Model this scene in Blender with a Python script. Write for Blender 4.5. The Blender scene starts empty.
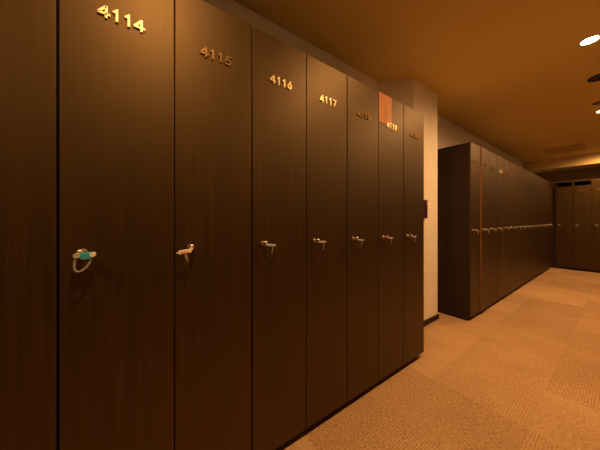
import bpy, bmesh, math, random
from mathutils import Vector, Matrix
random.seed(4)
S = bpy.context.scene
C = S.collection
PI = math.pi

# ---------------------------------------------------------------- camera, world, exposure
THETA = math.atan2(325, 236)                 # optical axis turned away from the row direction (+Y) towards the doors (-X)
CAMZ = 1.137
cam_d = bpy.data.cameras.new('camera'); cam = bpy.data.objects.new('camera', cam_d); C.objects.link(cam)
cam_d.sensor_width = 36; cam_d.lens = 236 / 600 * 36; cam_d.clip_start = 0.02
cam_d.shift_y = -5.5 / 600
cam.location = (0, 0, CAMZ); cam.rotation_euler = (PI / 2, 0, THETA)
S.camera = cam
world = bpy.data.worlds.new('world'); S.world = world; world.use_nodes = True
world.node_tree.nodes['Background'].inputs[0].default_value = (0.02, 0.012, 0.006, 1)
world.node_tree.nodes['Background'].inputs[1].default_value = 0.2
S.view_settings.view_transform = 'Standard'; S.view_settings.look = 'None'
S.view_settings.gamma = 1; S.view_settings.use_curve_mapping = False
S.view_settings.exposure = 0.0
LIGHT = (1.0, 0.52, 0.19)
SPOT_W = 165.0
DISC_E = 40.0

# ---------------------------------------------------------------- dimensions (metres)
CEIL = 2.57
XW = -1.505            # wall behind the lockers
D1 = -0.974            # door plane, near row
D2 = -1.008            # door plane, far row
W = 0.3057             # locker width
H = 2.0
YB = 8.07              # door plane of the back row, and the bulkhead above it
XR = 0.82
YN = -1.7

# ---------------------------------------------------------------- materials
def mat(name):
    m = bpy.data.materials.new(name); m.use_nodes = True
    nt = m.node_tree; b = nt.nodes['Principled BSDF']
    return m, nt, b
def N(nt, t, **kw):
    n = nt.nodes.new(t)
    for k, v in kw.items():
        if k in n.inputs: n.inputs[k].default_value = v
        else: setattr(n, k, v)
    return n
def ramp(nt, fac, stops):
    r = nt.nodes.new('ShaderNodeValToRGB'); e = r.color_ramp.elements
    while len(e) < len(stops): e.new(0.5)
    for q, (p, c) in zip(e, stops): q.position = p; q.color = (*c, 1)
    nt.links.new(fac, r.inputs[0]); return r
def plain(name, col, rough=0.5, metal=0.0, spec=0.5, noise=0.0, nscale=20):
    m, nt, b = mat(name)
    b.inputs['Base Color'].default_value = (*col, 1); b.inputs['Roughness'].default_value = rough
    b.inputs['Metallic'].default_value = metal; b.inputs['Specular IOR Level'].default_value = spec
    if noise:
        tc = N(nt, 'ShaderNodeTexCoord'); n = N(nt, 'ShaderNodeTexNoise', Scale=nscale, Detail=4.0)
        nt.links.new(tc.outputs['Object'], n.inputs['Vector'])
        r = ramp(nt, n.outputs['Fac'], [(0.3, [c * (1 - noise) for c in col]), (0.7, [min(1, c * (1 + noise)) for c in col])])
        nt.links.new(r.outputs[0], b.inputs['Base Color'])
    return m
def veneer(name, dark, mid, light, rough=0.42, spec=0.5, ior=1.5, tint=(1, 1, 1)):
    m, nt, b = mat(name)
    g = N(nt, 'ShaderNodeNewGeometry')
    mp = N(nt, 'ShaderNodeMapping'); mp.inputs['Scale'].default_value = (55, 55, 1.6)
    nt.links.new(g.outputs['Position'], mp.inputs['Vector'])
    n1 = N(nt, 'ShaderNodeTexNoise', Scale=1.0, Detail=6.0, Roughness=0.6, Distortion=0.35)
    nt.links.new(mp.outputs[0], n1.inputs['Vector'])
    mp2 = N(nt, 'ShaderNodeMapping'); mp2.inputs['Scale'].default_value = (130, 130, 3)
    nt.links.new(g.outputs['Position'], mp2.inputs['Vector'])
    n2 = N(nt, 'ShaderNodeTexNoise', Scale=1.0, Detail=3.0)
    nt.links.new(mp2.outputs[0], n2.inputs['Vector'])
    mx = N(nt, 'ShaderNodeMath', operation='MULTIPLY_ADD'); mx.inputs[1].default_value = 0.35
    nt.links.new(n2.outputs['Fac'], mx.inputs[0])
    ms = N(nt, 'ShaderNodeMath', operation='MULTIPLY'); ms.inputs[1].default_value = 0.65
    nt.links.new(n1.outputs['Fac'], ms.inputs[0]); nt.links.new(ms.outputs[0], mx.inputs[2])
    r = ramp(nt, mx.outputs[0], [(0.34, dark), (0.5, mid), (0.66, light)])
    nt.links.new(r.outputs[0], b.inputs['Base Color'])
    b.inputs['Roughness'].default_value = rough; b.inputs['Specular IOR Level'].default_value = spec
    b.inputs['IOR'].default_value = ior; b.inputs['Specular Tint'].default_value = (*tint, 1)
    return m
M = {}
M['veneer'] = veneer('walnut_veneer', (0.007, 0.0028, 0.0004), (0.014, 0.0058, 0.0008), (0.029, 0.0120, 0.0018), 0.50, 0.5, 1.78, (1, 0.68, 0.30))
M['carcass'] = veneer('dark_carcass_board', (0.018, 0.009, 0.005), (0.026, 0.012, 0.006), (0.035, 0.016, 0.008), 0.6, 0.3)
M['edge'] = veneer('door_edge_band', (0.16, 0.072, 0.028), (0.24, 0.11, 0.042), (0.32, 0.15, 0.06), 0.5, 0.4)
M['patch'] = veneer('orange_bare_wood', (0.34, 0.13, 0.045), (0.42, 0.17, 0.06), (0.50, 0.22, 0.085), 0.55, 0.3)
M['plinth'] = plain('black_plinth', (0.012, 0.008, 0.006), 0.7)
M['brass'] = plain('lit_brass', (0.95, 0.76, 0.44), 0.42, 0.5, noise=0.08, nscale=60)  # digit brass with the lamp's reflection put into a brighter colour
M['shade_brass'] = plain('shaded_brass', (0.28, 0.17, 0.07), 0.45, 0.9, noise=0.15, nscale=60)  # same digit brass, darkened in colour to imitate reflecting the dark room
M['lock'] = plain('worn_lock_metal', (0.58, 0.50, 0.38), 0.35, 1.0, noise=0.1, nscale=80)
M['turquoise'] = plain('turquoise_plastic', (0.05, 0.40, 0.50), 0.35, noise=0.1, nscale=60)
M['cream'] = plain('cream_plastic', (0.80, 0.72, 0.58), 0.4, noise=0.05, nscale=60)
M['pink'] = plain('pink_label_paper', (0.80, 0.46, 0.36), 0.6, noise=0.08, nscale=90)
M['pale'] = plain('aged_pale_plastic', (0.40, 0.42, 0.37), 0.35, noise=0.08, nscale=60)
M['red_plastic'] = plain('red_tinted_plastic', (0.55, 0.16, 0.12), 0.4)
M['strap'] = plain('translucent_strap', (0.22, 0.23, 0.20), 0.25, noise=0.1, nscale=80)
M['wall'] = plain('white_wall_paint', (0.88, 0.83, 0.74), 0.8, spec=0.2, noise=0.02, nscale=8)
M['tanwall'] = plain('brown_wall_paint', (0.26, 0.17, 0.09), 0.8, spec=0.2, noise=0.02, nscale=8)
M['tan_trim'] = plain('tan_bulkhead_paint', (0.62, 0.46, 0.20), 0.75, spec=0.2, noise=0.02, nscale=6)
M['base'] = plain('dark_baseboard', (0.010, 0.007, 0.005), 0.6)
M['ceiling'] = plain('tan_ceiling_paint', (0.80, 0.60, 0.20), 0.75, spec=0.2, noise=0.02, nscale=3)
M['panelwall'] = veneer('dark_wall_panelling', (0.030, 0.014, 0.006), (0.042, 0.019, 0.008), (0.055, 0.025, 0.01), 0.5, 0.4)
M['white_trim'] = plain('white_trim', (0.8, 0.76, 0.68), 0.5)
M['brownmetal'] = plain('brown_vent_metal', (0.16, 0.10, 0.05), 0.6)
M['vent'] = plain('dark_vent_metal', (0.03, 0.03, 0.025), 0.5)
M['firebox'] = plain('dark_red_enamel', (0.035, 0.007, 0.005), 0.4)
M['redlens'] = plain('red_lens', (0.30, 0.05, 0.03), 0.3)
m, nt, b = mat('lamp_lens')
b.inputs['Emission Color'].default_value = (1.0, 0.80, 0.50, 1); b.inputs['Emission Strength'].default_value = DISC_E
M['lens'] = m

def carpet():
    m, nt, b = mat('tan_carpet_tiles')
    g = N(nt, 'ShaderNodeNewGeometry'); L = nt.links.new
    off = N(nt, 'ShaderNodeVectorMath', operation='ADD'); off.inputs[1].default_value = (10.31, 9.75, 0)
    L(g.outputs['Position'], off.inputs[0])
    sc = N(nt, 'ShaderNodeVectorMath', operation='SCALE'); sc.inputs['Scale'].default_value = 2.0
    L(off.outputs[0], sc.inputs[0])
    fl = N(nt, 'ShaderNodeVectorMath', operation='FLOOR'); L(sc.outputs[0], fl.inputs[0])
    fr = N(nt, 'ShaderNodeVectorMath', operation='FRACTION'); L(sc.outputs[0], fr.inputs[0])
    wn = N(nt, 'ShaderNodeTexWhiteNoise', noise_dimensions='3D'); L(fl.outputs[0], wn.inputs['Vector'])
    sx = N(nt, 'ShaderNodeSeparateXYZ'); L(fl.outputs[0], sx.inputs[0])
    ad = N(nt, 'ShaderNodeMath', operation='ADD'); L(sx.outputs[0], ad.inputs[0]); L(sx.outputs[1], ad.inputs[1])
    par = N(nt, 'ShaderNodeMath', operation='MODULO'); par.inputs[1].default_value = 2; L(ad.outputs[0], par.inputs[0])
    sp = N(nt, 'ShaderNodeSeparateXYZ'); L(g.outputs['Position'], sp.inputs[0])
    cx = N(nt, 'ShaderNodeMix', data_type='FLOAT'); L(par.outputs[0], cx.inputs[0]); L(sp.outputs[0], cx.inputs[2]); L(sp.outputs[1], cx.inputs[3])
    # jitter the loop rows
    nz = N(nt, 'ShaderNodeTexNoise', Scale=45.0, Detail=2.0); L(g.outputs['Position'], nz.inputs['Vector'])
    jm = N(nt, 'ShaderNodeMath', operation='MULTIPLY_ADD'); jm.inputs[1].default_value = 0.006; L(nz.outputs['Fac'], jm.inputs[0]); L(cx.outputs[0], jm.inputs[2])
    k = N(nt, 'ShaderNodeMath', operation='MULTIPLY'); k.inputs[1].default_value = 2 * PI / 0.013; L(jm.outputs[0], k.inputs[0])
    rib = N(nt, 'ShaderNodeMath', operation='SINE'); L(k.outputs[0], rib.inputs[0])
    cy = N(nt, 'ShaderNodeMix', data_type='FLOAT'); L(par.outputs[0], cy.inputs[0]); L(sp.outputs[1], cy.inputs[2]); L(sp.outputs[0], cy.inputs[3])
    cu = N(nt, 'ShaderNodeMath', operation='MULTIPLY'); cu.inputs[1].default_value = 130.0; L(cx.outputs[0], cu.inputs[0])
    cv = N(nt, 'ShaderNodeMath', operation='MULTIPLY'); cv.inputs[1].default_value = 55.0; L(cy.outputs[0], cv.inputs[0])
    cc = N(nt, 'ShaderNodeCombineXYZ'); L(cu.outputs[0], cc.inputs[0]); L(cv.outputs[0], cc.inputs[1])
    n2 = N(nt, 'ShaderNodeTexNoise', Scale=1.0, Detail=3.0, Roughness=0.7); L(cc.outputs[0], n2.inputs['Vector'])
    n3 = N(nt, 'ShaderNodeTexNoise', Scale=3.0, Detail=3.0); L(g.outputs['Position'], n3.inputs['Vector'])
    # value = 0.5 + rib*0.12 + (n2-.5)*.9 + tile*.16 + n3
    a1 = N(nt, 'ShaderNodeMath', operation='MULTIPLY_ADD'); a1.inputs[1].default_value = 0.09; a1.inputs[2].default_value = -0.385; L(rib.outputs[0], a1.inputs[0])
    a2 = N(nt, 'ShaderNodeMath', operation='MULTIPLY_ADD'); a2.inputs[1].default_value = 1.35; L(n2.outputs['Fac'], a2.inputs[0]); L(a1.outputs[0], a2.inputs[2])
    a3 = N(nt, 'ShaderNodeMath', operation='MULTIPLY_ADD'); a3.inputs[1].default_value = 0.20; L(wn.outputs['Value'], a3.inputs[0]); L(a2.outputs[0], a3.inputs[2])
    a4 = N(nt, 'ShaderNodeMath', operation='MULTIPLY_ADD'); a4.inputs[1].default_value = 0.28; L(n3.outputs['Fac'], a4.inputs[0]); L(a3.outputs[0], a4.inputs[2])
    # seams
    fs = N(nt, 'ShaderNodeSeparateXYZ'); L(fr.outputs[0], fs.inputs[0])
    mn = None
    for o in (0, 1):
        pp = N(nt, 'ShaderNodeMath', operation='PINGPONG'); pp.inputs[1].default_value = 0.5; L(fs.outputs[o], pp.inputs[0])
        if mn is None: mn = pp
        else:
            q = N(nt, 'ShaderNodeMath', operation='MINIMUM'); L(mn.outputs[0], q.inputs[0]); L(pp.outputs[0], q.inputs[1]); mn = q
    sm = N(nt, 'ShaderNodeMapRange'); sm.inputs['From Min'].default_value = 0.0; sm.inputs['From Max'].default_value = 0.012
    sm.inputs['To Min'].default_value = -0.04; sm.inputs['To Max'].default_value = 0.0; L(mn.outputs[0], sm.inputs['Value'])
    a5 = N(nt, 'ShaderNodeMath', operation='ADD'); L(a4.outputs[0], a5.inputs[0]); L(sm.outputs[0], a5.inputs[1])
    r = ramp(nt, a5.outputs[0], [(0.2, (0.21, 0.125, 0.062)), (0.5, (0.37, 0.235, 0.125)), (0.8, (0.52, 0.345, 0.195))])
    L(r.outputs[0], b.inputs['Base Color'])
    b.inputs['Roughness'].default_value = 0.95; b.inputs['Specular IOR Level'].default_value = 0.1
    bp = N(nt, 'ShaderNodeBump', Strength=0.5, Distance=0.003); L(a5.outputs[0], bp.inputs['Height']); L(bp.outputs[0], b.inputs['Normal'])
    return m
M['carpet'] = carpet()

# ---------------------------------------------------------------- mesh helpers
def add_box(bm, x0, y0, z0, x1, y1, z1, bev=0.0, seg=2):
    r = bmesh.ops.create_cube(bm, size=1)
    vs = r['verts']
    for v in vs:
        v.co = Vector(((x0 + x1) / 2 + v.co.x * (x1 - x0), (y0 + y1) / 2 + v.co.y * (y1 - y0), (z0 + z1) / 2 + v.co.z * (z1 - z0)))
    if bev:
        es = list({e for v in vs for e in v.link_edges})
        bmesh.ops.bevel(bm, geom=es, offset=bev, segments=seg, affect='EDGES', profile=0.5)
def add_prism(bm, pts, z0, z1):
    a = [bm.verts.new((x, y, z0)) for x, y in pts]; c = [bm.verts.new((x, y, z1)) for x, y in pts]
    n = len(pts); bm.faces.new(a[::-1]); bm.faces.new(c)
    for i in range(n): bm.faces.new((a[i], a[(i + 1) % n], c[(i + 1) % n], c[i]))
def add_lathe(bm, prof, mtx, n=32):
    """prof: (radius, axial) list turned about the local z axis"""
    rings = []
    for r, z in prof:
        if r < 1e-6: rings.append([bm.verts.new(mtx @ Vector((0, 0, z)))])
        else: rings.append([bm.verts.new(mtx @ Vector((r * math.cos(2 * PI * i / n), r * math.sin(2 * PI * i / n), z))) for i in range(n)])
    for a, c in zip(rings, rings[1:]):
        for i in range(n):
            j = (i + 1) % n
            if len(a) == 1 and len(c) == 1: continue
            if len(a) == 1: bm.faces.new((a[0], c[i], c[j]))
            elif len(c) == 1: bm.faces.new((a[i], a[j], c[0]))
            else: bm.faces.new((a[i], a[j], c[j], c[i]))
def add_tube(bm, pts, r, n=8, flat=1.0):
    pts = [Vector(p) for p in pts]; rings = []
    up = Vector((0, -1, 0.05)).normalized()
    for i, p in enumerate(pts):
        t = (pts[min(i + 1, len(pts) - 1)] - pts[max(i - 1, 0)]).normalized()
        s = t.cross(up)
        if s.length < 1e-3: s = t.cross(Vector((1, 0, 0)))
        s.normalize(); u = s.cross(t).normalized()
        rings.append([bm.verts.new(p + s * (r * flat * math.cos(2 * PI * k / n)) + u * (r * math.sin(2 * PI * k / n))) for k in range(n)])
    for a, c in zip(rings, rings[1:]):
        for k in range(n): bm.faces.new((a[k], a[(k + 1) % n], c[(k + 1) % n], c[k]))
    bm.faces.new(rings[0][::-1]); bm.faces.new(rings[-1])
def obj(name, bm, m, parent=None, smooth=False):
    bmesh.ops.recalc_face_normals(bm, faces=bm.faces[:])
    me = bpy.data.meshes.new(name); bm.to_mesh(me); bm.free()
    o = bpy.data.objects.new(name, me); C.objects.link(o)
    for mm in (m if isinstance(m, (list, tuple)) else [m]): me.materials.append(mm)
    if smooth:
        for p in me.polygons: p.use_smooth = True
    if parent: o.parent = parent
    return o
def B(*boxes):
    bm = bmesh.new()
    for b_ in boxes: add_box(bm, *b_)
    return bm
def empty(name, loc, rz=0.0):
    o = bpy.data.objects.new(name, None); C.objects.link(o); o.location = loc; o.rotation_euler = (0, 0, rz)
    o.empty_display_size = 0.1; return o
def tag(o, label, cat, group=None):
    o['label'] = label; o['category'] = cat
    if group: o['group'] = group
    return o
def struct(name, bm, m):
    o = obj(name, bm, m); o['kind'] = 'structure'; return o

# ---------------------------------------------------------------- the room
struct('floor', B((XW - 0.12, YN - 0.1, -0.08, XR + 0.1, YB + 0.75, 0.0)), M['carpet'])
struct('ceiling', B((XW - 0.12, YN - 0.1, CEIL, XR + 0.1, YB + 0.75, CEIL + 0.08)), M['ceiling'])
struct('wall_left', B((XW - 0.1, YN, 0.0, XW, YB + 0.65, CEIL)), M['wall'])
struct('wall_back', B((XW, YB + 0.57, 0.0, XR, YB + 0.65, CEIL)), M['tanwall'])
struct('wall_right', B((XR, YN, 0.0, XR + 0.08, YB + 0.65, CEIL)), M['wall'])
struct('trim_3', B((XR - 0.03, YN, 0.0, XR, YB + 0.02, H)), M['panelwall'])     # dark panelling on the right-hand wall
struct('wall_near', B((XW, YN - 0.08, 0.0, XR, YN, CEIL)), M['panelwall'])
bm = bmesh.new(); add_prism(bm, [(XW, 2.085), (-1.263, 2.347), (-1.263, 2.865), (XW, 2.865)], 0.0, CEIL)
struct('wall_pillar', bm, M['wall'])
struct('trim_1', B((XW, YB - 0.01, 2.335, XR, YB + 0.57, CEIL)), M['tan_trim'])          # bulkhead over the back row
bm = bmesh.new(); add_prism(bm, [(-1.263, 2.352), (-1.251, 2.352), (-1.251, 2.877), (XW, 2.877), (XW, 2.866), (-1.263, 2.866)], 0.0, 0.055)
struct('baseboard_pillar', bm, M['base'])
struct('baseboard_left', B((XW, 2.878, 0.0, XW + 0.012, 3.06, 0.055)), M['base'])

# ---------------------------------------------------------------- digits
GH, GW, GS = 0.039, 0.0265, 0.0066      # digit height, width, stroke
def arc(cx, cz, rx, rz, a0, a1, n=14):
    return [(cx + rx * math.cos(math.radians(a0 + (a1 - a0) * i / n)), cz + rz * math.sin(math.radians(a0 + (a1 - a0) * i / n))) for i in range(n + 1)]
GLYPH = {   # polylines in a unit box, x 0..1, z 0..1
 '0': [arc(.5, .5, .5, .5, 90, 450, 28)],
 '1': [[(.22, .80), (.58, 1.0), (.58, 0.0)]],
 '2': [arc(.5, .70, .48, .30, 165, -35, 14) + [(.04, 0.0), (1, 0)]],
 '3': [arc(.47, .74, .45, .26, 155, -90, 14), arc(.47, .26, .50, .26, 90, -155, 14)],
 '4': [[(.80, 0.0), (.80, 1.0)], [(.72, .97), (-.12, .33)], [(-.12, .27), (1.14, .27)]],
 '5': [[(.92, 1.0), (.20, 1.0), (.10, .54)] + arc(.48, .32, .48, .32, 125, -150, 16)],
 '6': [[(.74, 1.0), (.16, .50)], arc(.5, .32, .48, .32, 0, 360, 24)],
 '7': [[(0.02, 1.0), (1, 1.0), (.38, 0.0)]],
 '8': [arc(.5, .75, .40, .25, 0, 360, 20), arc(.5, .27, .48, .27, 0, 360, 22)],
 '9': [arc(.5, .68, .48, .32, 0, 360, 24), [(.26, 0.0), (.84, .50)]],
}
_dig = {}
def digit_mesh(ch, brass_tone='brass'):
    if (ch, brass_tone) in _dig: return _dig[(ch, brass_tone)]
    bm = bmesh.new(); h = GS / 2
    for pl in GLYPH[ch]:
        P = [Vector(((x - .5) * (GW - GS), 0, (z - .5) * (GH - GS))) for x, z in pl]
        L_, R_ = [], []
        closed = (P[0] - P[-1]).length < 1e-5
        n = len(P)
        for i, p in enumerate(P):
            a = P[i - 1] if i else (P[-2] if closed else None)
            c = P[i + 1] if i < n - 1 else (P[1] if closed else None)
            d1 = (p - a).normalized() if a is not None else None
            d2 = (c - p).normalized() if c is not None else None
            if d1 is None: d1 = d2
            if d2 is None: d2 = d1
            t = (d1 + d2); t = t.normalized() if t.length > 1e-6 else d1
            nrm = Vector((-t.z, 0, t.x)); k = h / max(0.42, nrm.dot(Vector((-d1.z, 0, d1.x))))
            e = Vector()
            if not closed and i == 0: e = -d1 * h
            if not closed and i == n - 1: e = d2 * h
            L_.append(p + nrm * k + e); R_.append(p - nrm * k + e)
        y0, y1 = -0.0058, -0.0003
        v = [[bm.verts.new((q.x, y, q.z)) for q in S_] for S_ in (L_, R_) for y in (y0, y1)]   # L front, L back, R front, R back
        for i in range(n - 1):
            j = i + 1
            bm.faces.new((v[0][i], v[0][j], v[2][j], v[2][i])); bm.faces.new((v[1][j], v[1][i], v[3][i], v[3][j]))
            bm.faces.new((v[1][i], v[1][j], v[0][j], v[0][i])); bm.faces.new((v[2][i], v[2][j], v[3][j], v[3][i]))
        if not closed:
            bm.faces.new((v[0][0], v[2][0], v[3][0], v[1][0])); bm.faces.new((v[0][-1], v[1][-1], v[3][-1], v[2][-1]))
    bmesh.ops.recalc_face_normals(bm, faces=bm.faces[:])
    me = bpy.data.meshes.new('digit'); bm.to_mesh(me); bm.free(); me.materials.append(M[brass_tone])
    _dig[(ch, brass_tone)] = me; return me

# ---------------------------------------------------------------- lockers
_lm = {}
def locker_meshes(w, depth, top=0.0):
    k = (round(w, 4), round(depth, 4), top)
    if k in _lm: return _lm[k]
    t = 0.016; a = w / 2 - 0.0007
    y0 = 0.021; y1 = depth
    bm = B((-a, y0, 0.045, -a + t, y1, H), (a - t, y0, 0.045, a, y1, H), (-a + t, y1 - 0.006, 0.045, a - t, y1, H),
           (-a + t, y0, 0.045, a - t, y1 - 0.006, 0.063), (-a + t, y0, H - 0.018, a - t, y1 - 0.006, H), (-a + t, y0 + 0.02, 1.66, a - t, y1 - 0.006, 1.675))
    bmesh.ops.recalc_face_normals(bm, faces=bm.faces[:])
    body = bpy.data.meshes.new('carcass'); bm.to_mesh(body); bm.free(); body.materials.append(M['carcass'])
    bm = B((-a, y0 + 0.02, 0.0, a, y1, 0.045))
    pl = bpy.data.meshes.new('plinth'); bm.to_mesh(pl); bm.free(); pl.materials.append(M['plinth'])
    # door: hinge line at its right edge, origin at hinge, front face at y = 0
    dw = w - 0.0042
    bm = B((-dw, 0.0, 0.046, 0.0, 0.019, H - 0.001 - top, 0.0012, 2))
    bmesh.ops.recalc_face_normals(bm, faces=bm.faces[:])
    dr = bpy.data.meshes.new('door'); bm.to_mesh(dr); bm.free(); dr.materials.append(M['veneer']); dr.materials.append(M['veneer'])
    for p in dr.polygons:
        if p.normal.x < -0.9: p.material_index = 1
    # lock: rosette, barrel, keyhole ring
    bm = bmesh.new()
    R = Matrix.Rotation(PI / 2, 4, 'X')      # local z -> -y
    add_lathe(bm, [(0, 0.0), (0.0115, 0.0), (0.0115, 0.003), (0.0105, 0.0045), (0.0088, 0.005), (0.0088, 0.011), (0.0078, 0.013), (0.0035, 0.013), (0.0035, 0.011), (0, 0.011)], R, 28)
    bmesh.ops.recalc_face_normals(bm, faces=bm.faces[:])
    lk = bpy.data.meshes.new('lock'); bm.to_mesh(lk); bm.free(); lk.materials.append(M['lock'])
    _lm[k] = (body, pl, dr, lk); return _lm[k]
LOCK_FR = 0.17; LOCK_Z = 1.024; NUM_Z = 1.797
def link(name, me, parent, loc=(0, 0, 0)):
    o = bpy.data.objects.new(name, me); C.objects.link(o); o.parent = parent; o.location = loc; return o
def locker(loc, rz, w, depth, number, label, group, ajar=0.0, patch=False, brass_tone='brass', gap=0.0, lock=True, lock_z=LOCK_Z, short=0.0, num_z=NUM_Z):
    body, pl, dr, lk = locker_meshes(w, depth, short)
    r = empty('locker', loc, rz); tag(r, label, 'locker', group)
    link('carcass', body, r); link('plinth', pl, r)
    dw = w - 0.0042
    d = link('door', dr, r, (dw / 2, 0, 0)); d.rotation_euler = (0, 0, ajar)
    if ajar:                       # the open door shows its lighter edge banding
        d.data = dr.copy(); d.data.materials[1] = M['edge']
    if gap: d.scale = ((dw - gap) / dw, 1, 1)
    for i, ch in enumerate(number):
        g = link('digit', digit_mesh(ch, brass_tone), d, (-dw / 2 - 0.002 + (i - 1.5) * 0.0315, 0, num_z + random.uniform(-0.0008, 0.0008)))
        g.rotation_euler = (0, random.uniform(-0.03, 0.03), random.uniform(-0.02, 0.02))
    if lock: link('lock', lk, d, (-dw + LOCK_FR * w, 0, lock_z))
    if patch:
        p = obj('veneer_patch', B((-dw + 0.002, -0.0012, 1.80, -dw + 0.150, 0.0, H - 0.001)), M['patch'], d)
        p['label'] = 'bare orange wood rectangle at top of door'
    return r

row1 = ['4111', '4112', '4113', '4114', '4115', '4116', '4117', '4118', '4119', '4120']
extra1 = {'4113': 'dark walnut locker cut by the left photo edge, before number 4114',
          '4114': 'tall dark walnut locker with bright brass number 4114',
          '4115': 'tall dark walnut locker with shade-coloured brass number 4115',
          '4116': 'tall dark walnut locker with brass number 4116',
          '4117': 'tall dark walnut locker with brass number 4117',
          '4118': 'tall dark walnut locker with faint brass number 4118',
          '4119': 'dark walnut locker 4119 with orange bare-wood rectangle at its top',
          '4120': 'dark walnut locker 4120 ending the near row beside the beige pillar'}
Y0 = -0.169            # left edge of locker 4114
for i, n in enumerate(row1):
    k = i - 3
    loc = (D1, Y0 + (k + 0.5) * W, 0)
    lab = extra1.get(n, 'dark walnut locker further left than the photo edge, number ' + n)
    locker(loc, PI / 2, W, D1 - XW - 0.004, n, lab, 'numbered lockers of the near row', patch=(n == '4119'), brass_tone='shade_brass' if n in ('4115', '4118', '4120') else 'brass', gap=0.0 if k % 2 else 0.0028, lock_z=1.036 - 0.004 * k)

ORD = ['first', 'second', 'third', 'fourth', 'fifth', 'sixth', 'seventh', 'eighth', 'ninth', 'tenth', 'eleventh', 'twelfth', 'thirteenth', 'fourteenth', 'fifteenth', 'sixteenth']
Y2 = 3.073
AJ = {1: 0.036, 4: 0.009}
for i in range(16):
    if i == 0: lab = 'first locker of the far row, its dark side panel facing the pillar'
    elif i == 1: lab = 'second locker of the far row, its door slightly ajar with orange edge'
    elif i == 15: lab = 'sixteenth and last far-row locker, at the corner by the back row'
    else: lab = ORD[i] + ' dark walnut locker of the far row, counted from the beige pillar'
    locker((D2, Y2 + (i + 0.5) * W, 0), PI / 2, W, D2 - XW - 0.004, str(4121 + i), lab, 'lockers of the far row', brass_tone='brass' if i == 3 else 'shade_brass', ajar=AJ.get(i, 0.0), gap=0.004 if i % 2 else 0.0015, lock_z=1.018)
WB = 0.268; XB = -0.955
labs = ['dark locker at the left end of the back row, in the corner', 'second dark locker of the back row, gap added above its door as a shade band',
        'third dark locker of the back row, cut by the right photo edge']
for i in range(6):
    lab = labs[i] if i < 3 else ORD[i] + ' dark locker of the back row, right of the photo edge'
    locker((XB + (i + 0.5) * WB, YB, 0), 0, WB, 0.55, str(4137 + i), lab, 'lockers of the back row', brass_tone='shade_brass', short=0.11 if i < 2 else 0.0, num_z=1.775)  # first two doors cut short; the added gap stands in for a shadow
struct('trim_2', B((D2 + 0.005 - 0.03, YB + 0.03, 0.0, XB - 0.002, YB + 0.05, H)), M['panelwall'])   # filler board in the corner

# ---------------------------------------------------------------- keys hanging in the locks
def capsule(bm, x0, x1, zc, y0, y1, h, n=10):
    """upright stadium-shaped plate between x0 and x1"""
    r = h / 2; pts = []
    for i in range(n + 1):
        a = PI / 2 + PI * i / n; pts.append((x0 + r + r * math.cos(a), zc + r * math.sin(a)))
    for i in range(n + 1):
        a = -PI / 2 + PI * i / n; pts.append((x1 - r + r * math.cos(a), zc + r * math.sin(a)))
    a = [bm.verts.new((x, y0, z)) for x, z in pts]; c = [bm.verts.new((x, y1, z)) for x, z in pts]
    fa = bm.faces.new(a); fc = bm.faces.new(c[::-1]); m = len(pts)
    for i in range(m): bm.faces.new((a[i], c[i], c[(i + 1) % m], a[(i + 1) % m]))
def bez(p, n=16):
    out = []
    P = [Vector(q) for q in p]
    for i in range(n + 1):
        t = i / n; L = P[:]
        while len(L) > 1: L = [L[j].lerp(L[j + 1], t) for j in range(len(L) - 1)]
        out.append(L[0])
    return out
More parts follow.
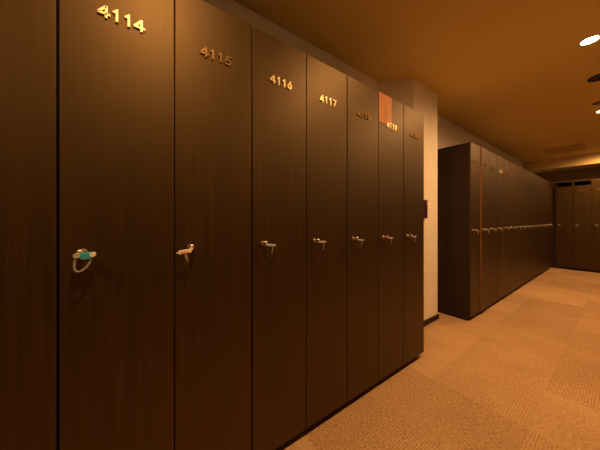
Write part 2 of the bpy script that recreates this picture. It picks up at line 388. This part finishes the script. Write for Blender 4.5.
def key(loc, rz, side, style, label, group):
    """side: +1 tag reaches to the right of the lock, -1 to the left"""
    r = empty('locker_key', loc, rz); tag(r, label, 'key', group)
    r.scale = (side, 1, 1) if False else (1, 1, 1)
    s = side
    # blade and bow
    bm = bmesh.new(); add_box(bm, -0.0028, -0.028, -0.001, 0.0028, -0.0112, 0.001)
    add_lathe(bm, [(0, -0.0105), (0.0075, -0.0085), (0.0085, -0.003), (0.0085, 0.003), (0.0075, 0.0085), (0, 0.0105)],
              Matrix.Translation((-0.001, -0.030, 0.003)), 20)
    obj('key_bow', bm, M['red_plastic'] if style == 'red' else M['lock'], r, True)
    tm = {'turquoise': M['turquoise'], 'label': M['cream']}.get(style, M['pale'])
    bm = bmesh.new()
    if style == 'turquoise':
        capsule(bm, -0.003, 0.031, -0.006, -0.049, -0.030, 0.020)
    elif style == 'label':
        add_box(bm, -0.048, -0.050, -0.017, -0.006, -0.040, -0.003, 0.002, 2); add_box(bm, -0.056, -0.047, -0.012, -0.047, -0.043, -0.008, 0.001, 1); add_box(bm, -0.010, -0.046, -0.009, 0.000, -0.042, 0.002)
        bmesh.ops.rotate(bm, verts=bm.verts[:], cent=(-0.02, -0.045, -0.010), matrix=Matrix.Rotation(-0.12, 3, 'Y'))
    else:
        capsule(bm, min(-0.004 * s, 0.042 * s), max(-0.004 * s, 0.042 * s), -0.004, -0.048, -0.037, 0.0105)
        bmesh.ops.rotate(bm, verts=bm.verts[:], cent=(0, -0.045, -0.008), matrix=Matrix.Rotation(0.10 if style == 'pale' else 0.02, 3, 'Y'))
    tg = obj('key_tag', bm, tm, r)
    bv = tg.modifiers.new('bevel', 'BEVEL'); bv.width = 0.0015; bv.segments = 2; bv.limit_method = 'ANGLE'
    if style == 'turquoise':
        tg['label'] = 'turquoise plastic tag'
        bm = bmesh.new(); capsule(bm, 0.022, 0.036, -0.003, -0.0515, -0.034, 0.013)
        o = obj('tag_clip', bm, M['cream'], tg); o['label'] = 'pale clip at the end of the tag'
        bm = bmesh.new(); capsule(bm, -0.014, 0.002, -0.003, -0.051, -0.032, 0.0145)
        obj('strap_eyelet', bm, M['pale'], tg)
        pts = bez([(-0.009, -0.045, -0.008), (-0.012, -0.047, -0.034), (-0.020, -0.050, -0.066), (0.008, -0.050, -0.058), (0.024, -0.045, -0.034), (0.024, -0.042, -0.012)], 22)
        bm = bmesh.new(); add_tube(bm, pts, 0.0022, 8, 1.5); obj('wrist_strap', bm, M['strap'], r, True)
    elif style == 'label':
        o = obj('tag_label', B((-0.041, -0.0512, -0.0145, -0.014, -0.0502, -0.0060)), M['pink'], tg)
        o['label'] = 'pinkish paper label'
        pts = bez([(-0.026, -0.045, -0.014), (-0.027, -0.050, -0.030), (-0.018, -0.050, -0.036), (-0.020, -0.042, -0.050)], 12)
        bm = bmesh.new(); add_tube(bm, pts, 0.0024, 8, 1.9); obj('wrist_strap', bm, M['strap'], r, True)
    else:
        x = 0.026 * s
        q = random.uniform(-0.004, 0.004)
        pts = bez([(x, -0.044, -0.010), (x + 0.002 * s, -0.048, -0.026), (x - 0.004 * s + q, -0.046, -0.036), (x + q, -0.042, -0.046)], 12)
        bm = bmesh.new(); add_tube(bm, pts, 0.0018, 8, 1.6); obj('wrist_strap', bm, M['strap'], r, True)
    return r
def lock_point(rowx, yl, w):       # lock position of a row-1 / row-2 locker whose left edge is at yl
    return (rowx, yl + 0.0021 + LOCK_FR * w, LOCK_Z)
G1 = 'keys in the locks of the near row'
sty = {'4114': (1, 'turquoise', 'turquoise tagged key with looped strap hanging from lock of 4114'),
       '4115': (-1, 'label', 'cream tagged key with pinkish label in the lock of 4115'),
       '4116': (1, 'pale', 'pale tagged key in the lock of locker 4116'),
       '4117': (1, 'flat', 'pale tagged key with short hanging strap in the lock of 4117'),
       '4118': (1, 'pale', 'small pale key in the lock of locker 4118'),
       '4119': (1, 'red', 'reddish headed key in the lock of locker 4119'),
       '4120': (1, 'flat', 'small pale key in the lock of locker 4120, last before pillar')}
for i, n in enumerate(row1):
    if n in sty:
        s, st, lab = sty[n]
        x_, y_, z_ = lock_point(D1, Y0 + (i - 3) * W, W)
        key((x_, y_, 1.036 - 0.004 * (i - 3)), PI / 2, s, st, lab, G1)
# far keys: one mesh each, too small to show parts
def small_key_mesh(flip):
    bm = bmesh.new()
    add_box(bm, -0.0028, -0.028, -0.001, 0.0028, -0.0112, 0.001)
    add_lathe(bm, [(0, -0.0105), (0.0075, -0.0085), (0.0085, 0), (0.0075, 0.0085), (0, 0.0105)], Matrix.Translation((-0.001, -0.030, 0.003)), 16)
    s = -1 if flip else 1
    capsule(bm, min(0.004 * s, 0.042 * s), max(0.004 * s, 0.042 * s), -0.008, -0.050, -0.037, 0.0115)
    add_tube(bm, bez([(0.026 * s, -0.044, -0.010), (0.028 * s, -0.05, -0.026), (0.024 * s, -0.046, -0.046)], 8), 0.0018, 6, 1.6)
    bmesh.ops.recalc_face_normals(bm, faces=bm.faces[:])
    me = bpy.data.meshes.new('locker_key'); bm.to_mesh(me); bm.free(); me.materials.append(M['pale']); return me
skm = [small_key_mesh(False), small_key_mesh(True)]
for i in range(16):
    a = AJ.get(i, 0.0)
    x, y, z = lock_point(D2, Y2 + i * W, W); z = 1.018
    hy = Y2 + (i + 1) * W - 0.0021; L = hy - y
    o = bpy.data.objects.new('locker_key', skm[1 if i in (3, 9) else 0]); C.objects.link(o)
    o.location = (x + L * math.sin(a), hy - L * math.cos(a), z); o.rotation_euler = (0, 0, PI / 2 + a)
    tag(o, 'small pale key in the ' + ORD[i] + ' far-row locker counted from pillar', 'key', 'keys in the locks of the far row')
for i in range(3):
    o = bpy.data.objects.new('locker_key', skm[0]); C.objects.link(o)
    o.location = (XB + i * WB + 0.0021 + LOCK_FR * WB, YB, LOCK_Z)
    tag(o, ['small pale key in the leftmost locker of the back row', 'small pale key in the second locker of the back row', 'small pale key in the third back-row locker, at right photo edge'][i],
        'key', 'keys in the locks of the back row')

# ---------------------------------------------------------------- pillar device
r = empty('alarm_box', (-1.263, 2.515, 1.150), PI / 2)
tag(r, 'small dark red box with red lens on the beige pillar', 'alarm box')
obj('housing', B((-0.060, -0.030, 0.0, 0.060, 0.0, 0.195, 0.004, 2)), M['firebox'], r)
bm = bmesh.new(); add_box(bm, 0.016, -0.034, 0.140, 0.050, -0.030, 0.176, 0.002, 2)
obj('indicator_lens', bm, M['redlens'], r)['label'] = 'pale red square lens'

# ---------------------------------------------------------------- ceiling fittings
def downlight(x, y, label, spot=SPOT_W):
    r = empty('downlight', (x, y, CEIL)); tag(r, label, 'ceiling light', 'recessed ceiling downlights')
    bm = bmesh.new(); add_lathe(bm, [(0.046, 0.0), (0.064, 0.0), (0.064, -0.003), (0.060, -0.006), (0.050, -0.006), (0.046, -0.003), (0.046, 0.0)], Matrix.Identity(4), 48)
    obj('trim_ring', bm, M['white_trim'], r, True)
    bm = bmesh.new(); add_lathe(bm, [(0, -0.013), (0.020, -0.0115), (0.036, -0.007), (0.0455, -0.002), (0.0455, -0.0002), (0, -0.0002)], Matrix.Identity(4), 40)
    obj('lamp_lens', bm, M['lens'], r)
    ld = bpy.data.lights.new('downlight_lamp', 'SPOT'); ld.energy = spot; ld.color = LIGHT; ld.spot_size = math.radians(176); ld.spot_blend = 1.0; ld.shadow_soft_size = 0.035
    lo = bpy.data.objects.new('downlight_lamp', ld); C.objects.link(lo); lo.parent = r; lo.location = (0, 0, -0.018)
    return r
downlight(-0.17, -1.3, 'round ceiling downlight behind the camera', SPOT_W * 0.62)
downlight(-0.17, 0.12, 'round ceiling downlight over locker 4115, above the photo frame', SPOT_W * 0.62)
downlight(-0.17, 1.55, 'added unseen ceiling downlight over locker 4119, above the photo frame', SPOT_W * 0.62)  # extra lamp, added to brighten the upper doors around it
downlight(-0.165, 2.98, 'bright round ceiling downlight, the nearest and largest in view', SPOT_W * 1.1)
downlight(-0.175, 5.05, 'small bright ceiling downlight at right edge, beyond the dark vent', SPOT_W * 1.25)
downlight(-0.175, 7.62, 'ceiling downlight close to the bulkhead over the back row')
def vent(x, y, rad, label, m):
    r = empty('ceiling_vent', (x, y, CEIL)); tag(r, label, 'ceiling vent')
    bm = bmesh.new(); add_lathe(bm, [(rad * 0.86, 0), (rad, 0), (rad, -0.006), (rad * 0.95, -0.010), (rad * 0.86, -0.008), (rad * 0.86, 0)], Matrix.Identity(4), 40)
    obj('rim', bm, m, r, True)
    bm = bmesh.new()
    for k in range(4):
        a = rad * (0.82 - k * 0.2); add_lathe(bm, [(a - 0.012, -0.001), (a, -0.001), (a - 0.004, -0.009), (a - 0.014, -0.009), (a - 0.012, -0.001)], Matrix.Identity(4), 40)
    add_lathe(bm, [(0, -0.0002), (rad * 0.86, -0.0002), (rad * 0.86, -0.0012), (0, -0.0012)], Matrix.Identity(4), 40)
    obj('louvre', bm, m, r, True)
vent(-0.145, 3.83, 0.085, 'dark round ceiling vent between the two downlights', M['vent'])
vent(-0.19, 4.66, 0.05, 'small brown round vent just before the farther downlight', M['brownmetal'])
r = empty('ceiling_panel', (-0.72, 7.14, CEIL)); tag(r, 'shallow rectangular ceiling panel before the lit bulkhead', 'ceiling panel')
obj('panel_body', B((-0.27, -0.24, -0.035, 0.27, 0.24, 0.0, 0.004, 2)), M['tan_trim'], r)
obj('panel_grille', B(*[(-0.24, -0.19 + k * 0.055, -0.0385, 0.24, -0.165 + k * 0.055, -0.035) for k in range(7)]), M['tan_trim'], r)
